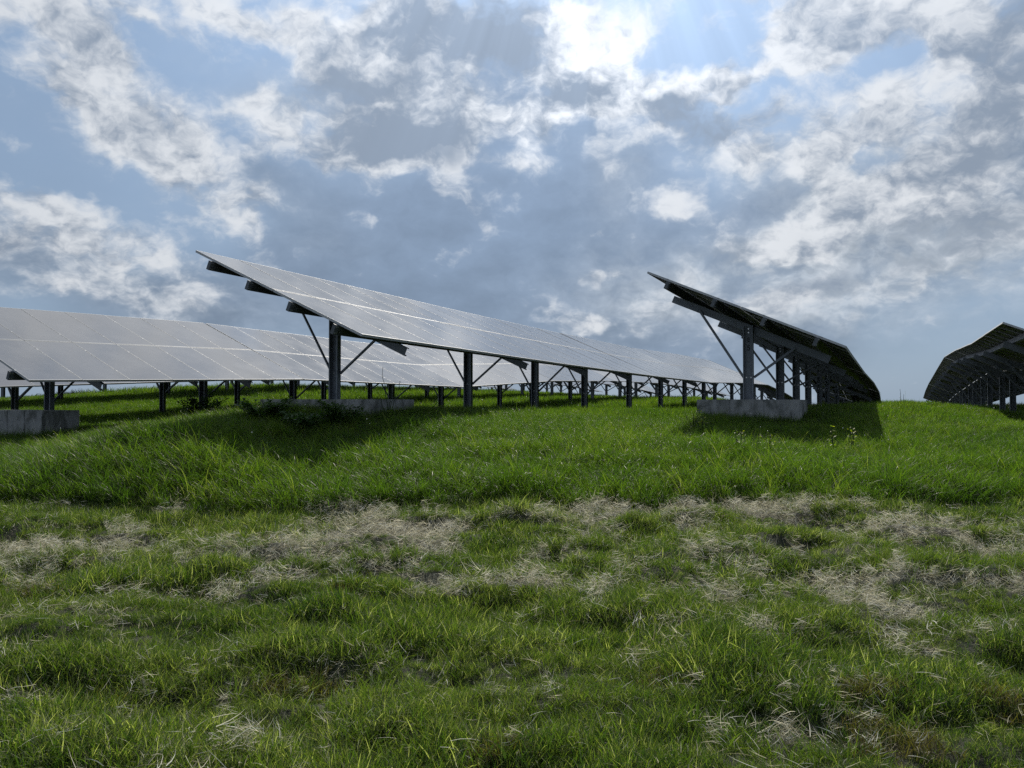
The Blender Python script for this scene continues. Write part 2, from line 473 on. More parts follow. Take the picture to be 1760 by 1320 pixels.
rowbuild(0, 8.15, 7, 8, 'the grey glass row at the left', 'solar racks of the left row',
         [[9.7, 13.6]], 3, 4, None, 'grey solar rack at the left edge standing on a pale concrete block')
rowbuild(-1, 3.1, 8, 9, 'the row behind the left grey row', 'solar racks of the row behind the left row', None, 0, 4)
rowbuild(-2, 0.5, 8, 9, 'the third row back at left', 'solar racks of the third row back', None, 0, 3)
rowbuild(-3, 2., 8, 8, 'the hindmost hilltop row', 'solar racks of the hindmost row', None, 0, 2)

# ------------------------------------------------------------------ concrete blocks
def block(s, t, wu, wr, ztop, zbot, label):
    import bmesh
    cx, cy = st(s, t)
    bm = bmesh.new()
    def cube(lo, hi):
        r = bmesh.ops.create_cube(bm, size=1)
        for v in r['verts']:
            v.co = Vector([lo[i] + (v.co[i] + .5) * (hi[i] - lo[i]) for i in range(3)])
    h = ztop - zbot; k = max(1, round(wu / .6)); gap = .012
    cube((-wu/2 + .012, -wr/2 + .012, -h + .02), (wu/2 - .012, wr/2 - .012, -.012))
    for i in range(k):
        x0 = -wu/2 + i * wu / k + gap/2; x1 = -wu/2 + (i + 1) * wu / k - gap/2
        for z0, z1 in ((-h, -h/2 - gap/2), (-h/2 + gap/2, 0)):
            cube((x0, -wr/2 + random.uniform(0, .006), z0), (x1, wr/2 - random.uniform(0, .006), z1 + (random.uniform(-.006, 0) if z1 == 0 else 0)))
    bmesh.ops.bevel(bm, geom=bm.edges[:], offset=.008, segments=2, affect='EDGES')
    me = bpy.data.meshes.new('block'); bm.to_mesh(me); bm.free(); me.materials.append(M_conc)
    o = link('concrete_block', me); o.location = (cx, cy, ztop); o.rotation_euler = (0, 0, math.atan2(u3.y, u3.x))
    tag(o, label, 'concrete block', 'concrete ballast blocks at the row ends')
block(-15.6, 9.2, 2.25, .75, -.17, -1.15, 'pale concrete ballast block at the left edge under the grey rack')
block(-9.15, 10.95, 2.35, 1.5, .04, -.95, 'weathered concrete ballast block under the post marked ET')
block(-2.67, 16.0, 1.95, 1.4, .04, -.9, 'bluish concrete ballast block under the post marked 5')

# ------------------------------------------------------------------ cables
def cable(pts, label):
    cu = bpy.data.curves.new('cable', 'CURVE'); cu.dimensions = '3D'; cu.bevel_depth = .012
    sp = cu.splines.new('NURBS'); sp.points.add(len(pts) - 1); sp.use_endpoint_u = True; sp.order_u = 3
    for i, p in enumerate(pts): sp.points[i].co = tuple(p) + (1,)
    to = bpy.data.objects.new('tmp', cu); C.objects.link(to)
    me2 = bpy.data.meshes.new_from_object(to.evaluated_get(bpy.context.evaluated_depsgraph_get())); bpy.data.objects.remove(to)
    me2.materials.clear(); me2.materials.append(M_cable)
    tag(link('power_cable', me2), label, 'cable', 'cables sagging under the panels')
def sag(row, f, t0, t1, drop, label):
    P = []
    for i in range(9):
        a = i / 8; t = t0 + (t1 - t0) * a
        x, y = st(SLOW[row] - 3.66 * f, t)
        P.append((x, y, low_z(row, t) + 1.63 * f - .30 - drop * 4 * a * (1 - a)))
    cable(P, label)
sag(-1, .3, 13, 17.5, .22, 'thin black cable sagging below the row behind the left grey rack')
sag(0, .5, 24, 29, .25, 'thin black cable sagging behind the front post of the central rack')
sag(2, .5, 16.1, 20.6, .08, 'thin black cable strung between the two front posts right of centre')

# ------------------------------------------------------------------ grass
def blades(n, rad, h0, h1, w, lean, bend, droop=0., tone=(.2, .7), dirx=0., diry=0., seg=3, pale=0.):
    V = []; Fc = []; T = []
    for i in range(n):
        a = rng.uniform(0, 2 * math.pi); q = rad * math.sqrt(rng.uniform())
        x0, y0 = q * math.cos(a), q * math.sin(a)
        h = rng.uniform(h0, h1) * (1 - .35 * (q / rad)); az = rng.uniform(0, 2 * math.pi)
        l = abs(rng.normal(0, lean)) + .05; b = abs(rng.normal(0, bend)) + .1
        dx, dy = math.cos(az) + dirx, math.sin(az) + diry; k = math.hypot(dx, dy) + 1e-6; dx /= k; dy /= k
        fa_ = rng.uniform(0, math.pi); sx, sy = math.cos(fa_), math.sin(fa_)
        base = len(V)
        ww = w * rng.uniform(.6, 1.3); tn = rng.uniform(*tone)
        if rng.uniform() < pale: tn = rng.uniform(.9, 1.1)
        px, py, pz = x0, y0, -.02; ang = l
        for j in range(seg + 1):
            u = j / seg; wd = ww * (1 - u) ** .6 * (.8 + .4 * min(1, 3 * u)) / 2
            if j == seg: V.append((px, py, pz)); T.append(tn)
            else:
                V.append((px - sx * wd, py - sy * wd, pz)); V.append((px + sx * wd, py + sy * wd, pz)); T += [tn, tn]
            st_ = h / seg; px += dx * math.sin(ang) * st_; py += dy * math.sin(ang) * st_; pz += math.cos(ang) * st_; ang += b * (1 + droop * u)
            pz = max(pz, .002)
        for j in range(seg - 1):
            p = base + 2 * j; Fc.append((p, p + 1, p + 3, p + 2))
        p = base + 2 * (seg - 1); Fc.append((p, p + 1, p + 2))
    return V, Fc, T
def proto(coll, name, data, material):
    V, Fc, T = data
    me = mesh_np(name, V, Fc, [material], True)
    at = me.attributes.new('tone', 'FLOAT', 'POINT'); at.data.foreach_set('value', T)
    o = bpy.data.objects.new(name, me); coll.objects.link(o)

def gn_scatter(name, pos, rot, scl, ind, coll, label, cat):
    me = bpy.data.meshes.new(name); me.vertices.add(len(pos)); me.vertices.foreach_set('co', np.asarray(pos, np.float32).ravel())
    for nm, dat in (('rot', rot), ('scl', scl)):
        a = me.attributes.new(nm, 'FLOAT_VECTOR', 'POINT'); a.data.foreach_set('vector', np.asarray(dat, np.float32).ravel())
    a = me.attributes.new('ind', 'INT', 'POINT'); a.data.foreach_set('value', np.asarray(ind, np.int32))
    o = link(name, me); tag(o, label, cat, kind='stuff')
    g = bpy.data.node_groups.new(name + ' scatter', 'GeometryNodeTree')
    g.interface.new_socket('Geometry', in_out='INPUT', socket_type='NodeSocketGeometry')
    g.interface.new_socket('Geometry', in_out='OUTPUT', socket_type='NodeSocketGeometry')
    N = g.nodes; gi = N.new('NodeGroupInput'); go = N.new('NodeGroupOutput')
    ci = N.new('GeometryNodeCollectionInfo'); ci.inputs['Collection'].default_value = coll
    ci.inputs['Separate Children'].default_value = True; ci.inputs['Reset Children'].default_value = True
    ip = N.new('GeometryNodeInstanceOnPoints'); ip.inputs['Pick Instance'].default_value = True
    g.links.new(gi.outputs[0], ip.inputs['Points']); g.links.new(ci.outputs[0], ip.inputs['Instance'])
    for nm, ty, sk in (('rot', 'FLOAT_VECTOR', 'Rotation'), ('scl', 'FLOAT_VECTOR', 'Scale'), ('ind', 'INT', 'Instance Index')):
        na = N.new('GeometryNodeInputNamedAttribute'); na.data_type = ty; na.inputs['Name'].default_value = nm
        out = [s for s in na.outputs if s.enabled][0]
        if sk == 'Rotation':
            er = N.new('FunctionNodeEulerToRotation'); g.links.new(out, er.inputs[0]); out = er.outputs[0]
        g.links.new(out, ip.inputs[sk])
    g.links.new(ip.outputs[0], go.inputs[0])
    o.modifiers.new('scatter', 'NODES').node_group = g
    return o

def wedge(y0, y1, dens, lim=.86, pad=1.6):
    """random ground points inside the field of view with a side margin"""
    n = int(dens * (lim * (y1 * y1 - y0 * y0) + 2 * pad * (y1 - y0)))
    y = np.sqrt(rng.uniform(y0 * y0, y1 * y1, n)); x = rng.uniform(-1, 1, n) * (lim * y + pad)
    return x, y
def scatter(name, x, y, coll, nvar, smin, smax, label, cat, sc=None, ztilt=.12, dz=0.):
    n = len(x); z = ground(x, y) + dz
    rot = np.c_[rng.normal(0, ztilt, n), rng.normal(0, ztilt, n), rng.uniform(0, 2 * math.pi, n)]
    s = rng.uniform(smin, smax, n) if sc is None else sc * rng.uniform(smin, smax, n)
    return gn_scatter(name, np.c_[x, y, z], rot, np.c_[s, s, s], rng.integers(0, nvar, n), coll, label, cat)
def newcoll(n): return bpy.data.collections.new(n)

# hay patches, measured on the ground
HAY = []
for px, py, rx, ry, w in [(250,925,60,18,1),(300,885,50,10,.8),(60,960,110,40,.8),(560,885,60,14,.9),(640,915,90,20,.9),(720,935,90,28,1.1),(520,950,60,16,.8),(900,900,120,22,.7),
        (1030,885,60,16,.9),(1200,885,30,12,1),(1340,885,70,14,1),(1540,910,70,14,1),(1050,925,50,14,.7),(850,1015,120,18,.9),(720,1030,70,14,.8),(1010,1030,60,16,.9),(960,975,50,12,.6),
        (1200,960,120,16,.5),(1300,1000,90,16,.7),(1420,1010,130,24,1),(1560,1000,100,20,.8),(1500,1045,120,16,.8),(1700,950,90,30,.6),(1250,1050,80,18,.6),(1360,1150,90,22,1),(1230,1090,120,20,.5),
        (1640,1100,110,26,.6),(1500,1200,110,24,.6),(1220,1310,60,16,1),(1420,1290,120,20,.8),(130,1240,120,40,.5),(520,1175,130,26,.4),(640,1140,90,16,.5),(700,1260,100,20,.3),(480,1310,120,18,.6),(60,1190,70,20,.4),
        (960,1215,120,20,.35),(340,960,150,18,.5),(420,1020,160,14,.4),(1700,1040,60,20,.6)]:
    g = on_ground(px, py); g1 = on_ground(px, py + ry); g0 = on_ground(px, py - ry)
    if g is None or g0 is None or g1 is None: continue
    HAY.append((g[0], g[1], rx / 1310 * g[1], max(.10, (g0[1] - g1[1]) / 2), w * (.6 if py > 1130 else 1.)))
def haymask(x, y):
    m = np.zeros_like(x)
    wx = x + .9 * (fbm(x * 1.3, y * 1.3, 31) - .5); wy = y + .6 * (fbm(x * 1.9, y * 2.6, 32) - .5)
    for a, b, ra, rb, w in HAY:
        m = np.maximum(m, w * np.exp(-((wx - a) / ra) ** 2 - ((wy - b) / rb) ** 2))
    m = m + .55 * np.clip(fbm(x * 1.1, y * 3.0, 40) - .56, 0, 1) * 4 * .5
    m = m * .9 + .12
    return m * np.clip(-.75 + 3.2 * fbm(x * 2.4, y * 8.5, 41, 4), 0, 1.5)

cm = newcoll('mown tufts')
for i in range(10):
    proto(cm, 'mown_tuft_%02d' % i, blades(84, .09, .05, .16, .0040, .45, .30, tone=(-.05 + .03 * i, .66 + .03 * i), seg=3, pale=.06), M_mown)
x, y = wedge(2.0, 9.0, 270, pad=1.2)
xn, yn = wedge(1.9, 5.6, 330, pad=1.0)
x = np.r_[x, xn]; y = np.r_[y, yn]
keep = (y < edge_y(x) + .15)
hm = haymask(x, y)
keep &= rng.uniform(size=len(x)) > np.clip(hm * .5, 0, .38)
lush = fbm(x * .8, y * 1.5, 50)
x, y, hm, lush = x[keep], y[keep], hm[keep], lush[keep]
sc = np.clip(.70 + 2.8 * (lush - .45), .45, 1.55) * np.clip(1.05 - .5 * hm, .55, 1)
scatter('mown_grass', x, y, cm, 10, .75, 1.25, 'short mown green grass across the foreground', 'grass', sc, .22)

# taller uncut tussocks left in the mown strip
ct = newcoll('tussocks')
for i in range(6):
    proto(ct, 'tussock_%02d' % i, blades(70, .10, .10, .25, .0048, .38, .28, tone=(.2, .78), seg=4, diry=-.2, dirx=-.1), M_mown)
x, y = wedge(2.2, 8.3, 75, pad=1.)
k = (fbm(x * .9, y * 1.4, 60) > .50) & (haymask(x, y) < .35)
scatter('grass_tussocks', x[k], y[k], ct, 6, .6, 1.1, 'taller tussocks left uncut in the mown foreground strip', 'grass', None, .2)

# dry cut grass lying in wisps
ch = newcoll('hay wisps')
for i in range(8):
    proto(ch, 'hay_wisp_%02d' % i, blades(46, .11, .06, .22, .0030, .55, .16, tone=(-.5, 1.1), seg=3), M_straw)
x, y = wedge(2.1, 8.6, 215, pad=1.2)
hm = haymask(x, y)
k = (rng.uniform(size=len(x)) < np.clip((hm - .16) * 1.15, 0, 1)) & (y < edge_y(x) - .02)
x, y, hm = x[k], y[k], hm[k]
n = len(x)
z = ground(x, y) + rng.uniform(0, 1, n) * np.clip(hm, 0, 1) * .085 + .02
rot = np.c_[rng.normal(0, .5, n), 1.38 + rng.normal(0, .22, n), rng.uniform(0, 2 * math.pi, n)]
s = rng.uniform(.5, 1.05, n)
# lying flat: tilt first, then turn about the vertical
gn_scatter('dry_cut_grass', np.c_[x, y, z], rot, np.c_[s, s, s], rng.integers(0, 8, n), ch, 'pale dry cut grass lying in wisps on the mown strip', 'dry grass')
# loose single stalks everywhere
cs = newcoll('stalks')
for i in range(6):
    proto(cs, 'loose_stalk_%02d' % i, blades(5, .12, .06, .18, .0024, .5, .12, tone=(.0, .8), seg=3), M_straw)
x, y = wedge(2.0, 8.7, 48, pad=1.2); n = len(x)
rot = np.c_[rng.normal(0, .4, n), 1.15 + rng.normal(0, .4, n), rng.uniform(0, 2 * math.pi, n)]; s = rng.uniform(.6, 1.2, n)
gn_scatter('loose_dry_stalks', np.c_[x, y, ground(x, y) + rng.uniform(.02, .07, n)], rot, np.c_[s, s, s], rng.integers(0, 6, n), cs, 'loose dry stalks strewn thinly over the short grass', 'dry grass')

# browned turf in a few scorched spots
cb = newcoll('brown tufts')
for i in range(5):
    proto(cb, 'brown_tuft_%02d' % i, blades(70, .09, .04, .12, .0034, .5, .2, tone=(0, 1), seg=3), M_brown)
BX_, BY_ = [], []
for px, py, rx, ry in [(1480,1210,90,22),(1540,1295,70,22),(1740,1250,60,24),(520,1185,90,20),(180,1215,60,16),(600,1030,60,10),(90,1020,60,10),(1150,1185,70,12),(860,1300,70,14)]:
    g = on_ground(px, py); a = rx / 1310 * g[1]; b = ry / 1310 * g[1] * 2.6; n = int(420 * a * b) + 8
    BX_ += list(g[0] + rng.normal(0, .5, n) * a); BY_ += list(g[1] + rng.normal(0, .5, n) * b)
scatter('browned_turf', np.array(BX_), np.array(BY_), cb, 5, .7, 1.3, 'browned turf in scorched spots of the mown strip', 'dry grass', None, .3, .015)

# long grass bank
cl = newcoll('long tufts')
for i in range(10):
    proto(cl, 'long_tuft_%02d' % i, blades(56, .13, .26, .52, .0068, .20, .16, tone=(.05 + .03 * i, .50 + .04 * i), seg=5, droop=1.0, dirx=-.5, diry=-.25), M_long)
def long_zone(y0, y1, d, smin, smax, name, label, keepf=None):
    x, y = wedge(y0, y1, d, pad=2.0)
    k = y > edge_y(x) - .05
    if keepf is not None: k &= keepf(x, y)
    x, y = x[k], y[k]; n = len(x)
    sc = .70 + .5 * fbm(x * .7, y * .9, 70)
    rot = np.c_[rng.normal(0, .12, n), rng.normal(0, .12, n), rng.normal(0, .8, n)]
    s = sc * rng.uniform(smin, smax, n)
    s = s * np.clip(.78 + (y - edge_y(x)) * .9, .78, 1.05) * np.interp(y, [9.5, 12.5, 13.5], [1., .62, .5])
    gn_scatter(name, np.c_[x, y, ground(x, y)], rot, np.c_[s, s, s * rng.uniform(.8, 1.1, n)], rng.integers(0, 10, n), cl, label, 'grass')
long_zone(8.0, 14.5, 120, .6, 1.35, 'long_grass', 'long green grass on the bank in front of the panels')
cf = newcoll('far tufts')
for i in range(6):
    proto(cf, 'far_tuft_%02d' % i, blades(90, .34, .14, .34, .012, .3, .25, tone=(.15 + .03 * i, .6 + .04 * i), seg=3, dirx=-.3), M_long)
x, y = wedge(14.2, 34, 26, pad=3); n = len(x)
scatter('meadow_grass', x, y, cf, 6, .45, .9, 'meadow grass growing under and between the panel rows', 'grass', None, .12)
x, y = wedge(34, 75, 5, pad=3)
scatter('hilltop_grass', x, y, cf, 6, 1.0, 1.8, 'grass on the hilltop behind the panel rows', 'grass', None, .12)

# rank grass round the concrete blocks
XB, YB = [], []
for s_, t_, wu, wr, n in ((-15.6, 9.3, 2.4, 1.1, 150), (-9.15, 10.95, 2.5, 1.6, 330), (-2.67, 16.0, 1.8, 1.5, 18)):
    for _ in range(n):
        a = rng.uniform(-wu / 2, wu / 2 + .3); b = -wr / 2 - abs(rng.normal(0, .35)) - .06
        if rng.uniform() < .3: a = wu / 2 + rng.uniform(.05, .4); b = rng.uniform(-wr / 2, wr / 2)
        p = st(s_ + (a if b > -wr / 2 else -a * rng.choice([-1, 1])), t_ + b); XB.append(p[0]); YB.append(p[1])
scatter('rank_grass', np.array(XB), np.array(YB), cl, 10, .55, .95, 'rank dark grass grown up against the concrete blocks', 'grass', None, .15)

# pale flower heads in the long grass
cw = newcoll('flowers')
def flower_proto(name, h, r):
    V = []; Fc = []
    V += [(-.002, 0, 0), (.002, 0, 0), (.002, 0, h), (-.002, 0, h)]; Fc.append((0, 1, 2, 3)); mi = [0]
    import bmesh
    bm = bmesh.new(); bmesh.ops.create_icosphere(bm, subdivisions=1, radius=r, matrix=Matrix.Translation((0, 0, h)))
    b = len(V)
    for v in bm.verts: V.append(tuple(v.co))
    for f in bm.faces: Fc.append(tuple(b + v.index for v in f.verts)); mi.append(1)
    bm.free(); me = mesh_np(name, V, Fc, [M_yleaf, M_flower]); me.polygons.foreach_set('material_index', mi)
    o = bpy.data.objects.new(name, me); cw.objects.link(o)
flower_proto('flower_00', .33, .006); flower_proto('flower_01', .40, .005); flower_proto('flower_02', .28, .008)
x, y = wedge(9.3, 22, 1.1, pad=1.); k = fbm(x * .6, y * .6, 80) > .47
scatter('white_flower_heads', x[k], y[k], cw, 3, .7, 1.15, 'tiny white flower heads dotted through the long grass', 'flowers')

# ------------------------------------------------------------------ weeds and shrubs
def plant(name, x, y, h, rad, nst, nleaf, lsize, mleaf, label, cat, group=None, bare=.0):
    z0 = gz(x, y) - .03
    if cat == 'shrub': nleaf = int(nleaf * 2.2); lsize *= 1.35; h *= 1.15
    S = MB(); LV = []; LF = []; LT = []
    for k in range(nst):
        a = random.uniform(0, 2 * math.pi); sp = rad * random.uniform(.2, 1)
        hh = h * random.uniform(.6, 1); pts = []
        for j in range(7):
            u = j / 6
            pts.append(Vector((math.cos(a) * sp * u ** 1.3 + random.uniform(-.02, .02) * h, math.sin(a) * sp * u ** 1.3 + random.uniform(-.02, .02) * h, hh * u)))
        for j in range(6):
            w = .006 * (1 - j / 7) + .0015; w *= (1 + h * .3)
            tri = [(w, 0), (-w * .5, w * .87), (-w * .5, -w * .87)]
            S.extrude(tri, pts[j], Vector((1, 0, 0)), Vector((0, 1, 0)), pts[j + 1])
        for q in range(nleaf):
            u = random.uniform(bare, 1) * 5.999; j = int(u); p = pts[j].lerp(pts[j + 1], u - j)
            b = random.uniform(0, 2 * math.pi); el = random.uniform(-.4, .9); ls = lsize * random.uniform(.5, 1.2)
            d = Vector((math.cos(b) * math.cos(el), math.sin(b) * math.cos(el), math.sin(el)))
            sd = d.cross(Vector((random.uniform(-.4, .4), random.uniform(-.4, .4), 1))).normalized() * ls * .28
            p = p + d * ls * .2; bi = len(LV)
            up = Vector((0, 0, -ls * .12))
            LV += [p, p + d * ls * .5 + sd, p + d * ls + up, p + d * ls * .5 - sd]; LF.append((bi, bi + 1, bi + 2, bi + 3))
            LT += [random.uniform(.1, .9)] * 4
    root = bpy.data.objects.new(name, None); C.objects.link(root); root.location = (x, y, z0); root.empty_display_size = .1
    tag(root, label, cat, group)
    o = link('stem', S.mesh('stem', [M_leaf])); o.parent = root
    me = mesh_np('foliage', LV, LF, [mleaf]); at = me.attributes.new('tone', 'FLOAT', 'POINT'); at.data.foreach_set('value', LT)
    o = link('foliage', me); o.parent = root
def plant_at(name, px, d, *a, **k):
    dd = ray(px, 690); plant(name, dd[0] * d, d, *a, **k)
plant_at('shrub', 345, 17.5, .72, .75, 26, 40, .065, M_leaf, 'dark bushy shrub under the left grey panels', 'shrub', None)
plant_at('shrub', 452, 12.3, .36, .60, 30, 40, .05, M_leaf, 'low dark shrub left of the central concrete block', 'shrub', None)
plant_at('shrub', 585, 12.1, .42, .42, 26, 36, .048, M_leaf, 'low dark shrub hiding the front of the central concrete block', 'shrub', None)
plant_at('shrub', 520, 11.8, .32, .60, 28, 36, .05, M_leaf, 'low dark shrub between two others left of the marked post', 'shrub', None)
plant_at('weed', 1192, 12.9, .50, .20, 9, 22, .05, M_yleaf, 'yellow green weed beside the left end of the right concrete block', 'weed', None)
plant_at('weed', 1208, 12.6, .40, .14, 7, 20, .045, M_yleaf, 'smaller yellow green weed touching the right concrete block', 'weed', None)
plant_at('weed', 1432, 11.3, .62, .04, 2, 22, .05, M_yleaf, 'tall single weed in the shade right of the right concrete block', 'weed', None)
plant_at('weed', 1464, 11.5, .56, .06, 3, 16, .05, M_yleaf, 'second tall weed near the right edge of the dark rack shade', 'weed', None)
for i, (px, d, lab) in enumerate([(1270, 10.6, 'leftmost yellow weed of the cluster below the right concrete block'), (1296, 10.8, 'weed with yellow tips, middle of the cluster below the right concrete block'),
                                  (1322, 10.5, 'yellow weed at the right of the cluster below the right concrete block')]):
    plant_at('weed', px, d, .46, .12, 5, 14, .04, M_yleaf, lab, 'weed', None)
plant_at('dry_stalk', 668, 13.0, .95, .30, 5, 9, .03, M_leaf, 'thin dark stalks rising against the bright panels right of the marked post', 'dry stalk', None, bare=.55)
plant_at('dry_stalk', 1550, 17.5, .50, .05, 2, 4, .02, M_leaf, 'lone thin stalk on the crest between the two dark rows', 'dry stalk', None, bare=.5)
plant_at('dry_stalk', 318, 16.5, 1.15, .2, 3, 8, .04, M_leaf, 'tall dry stalk standing before the shrub under the left panels', 'dry stalk', None, bare=.4)

# ------------------------------------------------------------------ sky
w = bpy.data.worlds.new('World'); scene.world = w; w.use_nodes = True
nt = NT(w.node_tree); bg = nt.n['Background']
D = nt.new('ShaderNodeTexCoord').outputs['Generated']
sky = nt.new('ShaderNodeTexSky', sky_type='NISHITA'); sky.sun_disc = False
sky.sun_elevation = math.asin(SUN.z); sky.sun_rotation = math.atan2(SUN.x, SUN.y)
sky.air_density = 1.0; sky.dust_density = 1.2; sky.ozone_density = 1.5
nt.put(sky.inputs['Vector'], D) if 'Vector' in sky.inputs else None
sep = nt.new('ShaderNodeSeparateXYZ'); nt.put(sep.inputs[0], D)
zz = nt.m('MAXIMUM', sep.outputs[2], 0)
pl = nt.new('ShaderNodeVectorMath', operation='DIVIDE'); nt.put(pl.inputs[0], D)
cx = nt.new('ShaderNodeCombineXYZ'); den = nt.m('ADD', zz, .62)
for i in range(3): nt.put(cx.inputs[i], den)
nt.put(pl.inputs[1], cx.outputs[0]); PL = pl.outputs[0]
w1 = nt.v('SUBTRACT', nt.noise(D, 5.5, 2, .6, out='Color'), (.5, .5, .5))
w2 = nt.v('SUBTRACT', nt.noise(D, 19, 3, .6, out='Color'), (.5, .5, .5))
DW = nt.v('ADD', nt.v('ADD', D, nt.v('SCALE', w1, .085)), nt.v('SCALE', w2, .045))
DS = nt.v('ADD', D, nt.v('SCALE', w1, .10))
PW = nt.v('ADD', PL, nt.v('SCALE', w2, .05))
T0 = nt.noise(PW, 9.5, 9, .585)
so = (SUN.x * .014, 0, .024)
T1 = nt.noise(nt.v('ADD', PW, so), 9.5, 6, .585)
TB = nt.noise(PL, 3., 2, .5)
vo = nt.new('ShaderNodeTexVoronoi', feature='SMOOTH_F1'); vo.inputs['Scale'].default_value = 20; vo.inputs['Detail'].default_value = 2
vo.inputs['Roughness'].default_value = .5; vo.inputs['Smoothness'].default_value = .5; vo.normalize = True
nt.put(vo.inputs['Vector'], PW); VO = nt.m('SUBTRACT', .42, vo.outputs['Distance'])
def blob(vec, px, py, rx, ry, rot=0, wgt=1.):
    c = Vector(ray(px, py)).normalized(); e1 = Vector((0, 0, 1)).cross(c).normalized() * -1
    e2 = e1.cross(c).normalized()
    if e2.z < 0: e2 = -e2
    a = math.radians(rot)       # clockwise as seen
    f1 = (e1 * math.cos(a) - e2 * math.sin(a)) * (1310 / rx); f2 = (e1 * math.sin(a) + e2 * math.cos(a)) * (1310 / ry)
    p = nt.v('DOT_PRODUCT', vec, tuple(f1)); q = nt.v('DOT_PRODUCT', vec, tuple(f2))
    d2 = nt.m('MULTIPLY_ADD', p, p, nt.m('MULTIPLY', q, q))
    return nt.m('MULTIPLY', nt.m('POWER', math.e, nt.m('MULTIPLY', d2, -1)), wgt)
def field(vec, lst):
    acc = None
    for b in lst:
        v = blob(vec, *b); acc = v if acc is None else nt.m('ADD', acc, v)
    return acc
# white broken cumulus
PUFF = [(70,40,140,60,30,.95),(190,110,100,36,30,.9),(90,180,100,26,28,.9),(215,250,90,36,45,.95),(350,290,130,50,20,.95),(430,370,60,40,40,.8),
 (60,355,95,24,12,.9),(50,425,90,36,10,.9),(200,430,110,36,10,.75),(300,500,110,34,-10,.65),(90,500,90,20,5,.5),(440,30,120,34,12,.95),(260,45,70,18,10,.5),(550,110,80,55,50,.95),(480,230,130,40,0,.8),
 (430,155,30,22,0,.5),(680,110,90,100,0,.95),(600,270,110,30,-8,.9),(760,200,110,110,0,.85),(870,60,150,60,0,.9),(990,90,60,90,0,.9),(960,195,190,38,0,.95),(690,40,60,50,0,.8),(1040,150,60,60,0,.5),
 (1180,165,120,26,-14,.95),(1320,130,100,18,-10,.9),(1250,215,160,26,-12,.8),(1330,250,110,40,0,.6),(1160,340,26,50,0,.5),(1350,72,32,16,-20,.9),(1335,32,16,12,0,.6),(1440,50,70,50,10,.8),(1560,20,130,50,10,.9),
 (1620,90,90,40,40,.8),(1700,60,100,80,10,.8),(1690,200,100,50,0,.9),(1510,180,55,30,-25,.85),(1470,240,90,26,-20,.6),(1420,285,50,40,0,.5),(1690,300,90,40,0,.7),
 (1500,330,190,40,-22,.75),(1380,400,150,36,-18,.7),(1650,390,140,50,-5,.6),(1320,500,170,22,-5,.75),(1560,510,160,24,-12,.6),(790,340,40,18,35,.5),
 (1035,400,50,12,0,.75),(1045,475,50,11,0,.7),(1040,560,100,22,8,.85),(900,265,40,20,0,.4),(640,60,30,30,0,.3)]
# broad grey layer behind and below it
SLAB = [(800,360,260,110,0,1.1),(600,460,190,70,0,.8),(1000,400,220,130,0,.8),(660,560,420,70,3,.8),(1250,590,300,60,0,.5),(1000,520,260,60,0,.6),(1170,230,110,50,0,.6),(1280,370,80,40,-20,.8),(1450,440,330,90,-12,.55),(1640,330,190,90,0,.5),(1730,110,70,90,0,.9),
 (640,200,140,70,0,.6),(860,130,110,80,0,.7),(450,300,110,50,20,.4),(80,460,100,40,0,.5),(1740,270,80,40,0,.6),(220,500,150,40,0,.4)]
# thick parts of the white cloud that turn grey
THICK = [(620,200,90,50,20,.7),(700,225,90,40,0,.8),(850,90,80,70,0,.7),(880,30,60,30,0,.5),(480,260,90,30,10,.5),(740,250,120,30,0,.6),(1160,225,70,26,0,.8),(1150,190,60,14,0,.5),(1730,110,70,80,0,1.0),(1290,375,60,22,-20,.9),
 (1330,480,160,18,-5,.7),(1480,460,200,22,-10,.5),(1720,275,70,26,0,.8),(60,450,60,22,0,.6),(540,100,30,20,0,.3),(560,310,80,26,0,.5),(1240,210,90,20,0,.4),(1500,100,30,20,0,.2),(1600,420,150,30,-10,.4)]
LIGHT = [(950,185,170,50,0,.8),(960,20,140,40,0,.3),(1000,100,70,70,0,.5),(1190,150,150,30,-10,.5),(690,60,80,60,0,.3),(1040,150,80,60,0,.4)]
VEIL = [(1500,340,230,60,-20,.8),(1400,410,230,55,-15,.8),(1600,480,260,60,-8,.7),(1330,520,200,30,-5,.5),(1650,400,180,60,0,.7),(1300,260,140,60,0,.5),(1450,280,120,50,0,.4),
 (500,190,140,50,20,.4),(350,300,160,60,20,.5),(200,480,220,50,10,.5),(1080,500,160,70,0,.35),(620,130,120,80,0,.5),(1650,200,140,120,0,.5),(1050,300,60,120,0,.3)]
Mv = field(DS, VEIL); Mc = field(DW, PUFF); Ms = field(DS, SLAB); Mt = field(DW, THICK); Ml = field(DS, LIGHT)
front = nt.ss(sep.outputs[1], .35, .75)          # measured clouds lie ahead; elsewhere only the noise makes them
top = nt.ss(sep.outputs[2], .42, .54)
bgc = nt.m('MULTIPLY', nt.m('MAXIMUM', nt.m('SUBTRACT', 1., front), top), .50)
dens = nt.m('ADD', nt.m('ADD', Mc, bgc), nt.m('MULTIPLY', nt.m('SUBTRACT', T0, .5), 3.7))
dens = nt.m('ADD', dens, nt.m('MULTIPLY', VO, 1.1))
dens = nt.m('SUBTRACT', dens, nt.ss(sep.outputs[2], .02, .20, .32, 0.))
dens = nt.m('SUBTRACT', dens, blob(DS, 820, 400, 330, 110, 0, .36))
alpha = nt.ss(dens, .24, 1.14)
core = nt.m('MULTIPLY_ADD', nt.m('SUBTRACT', dens, .80), .36, nt.m('MULTIPLY_ADD', Mt, .85, .16))
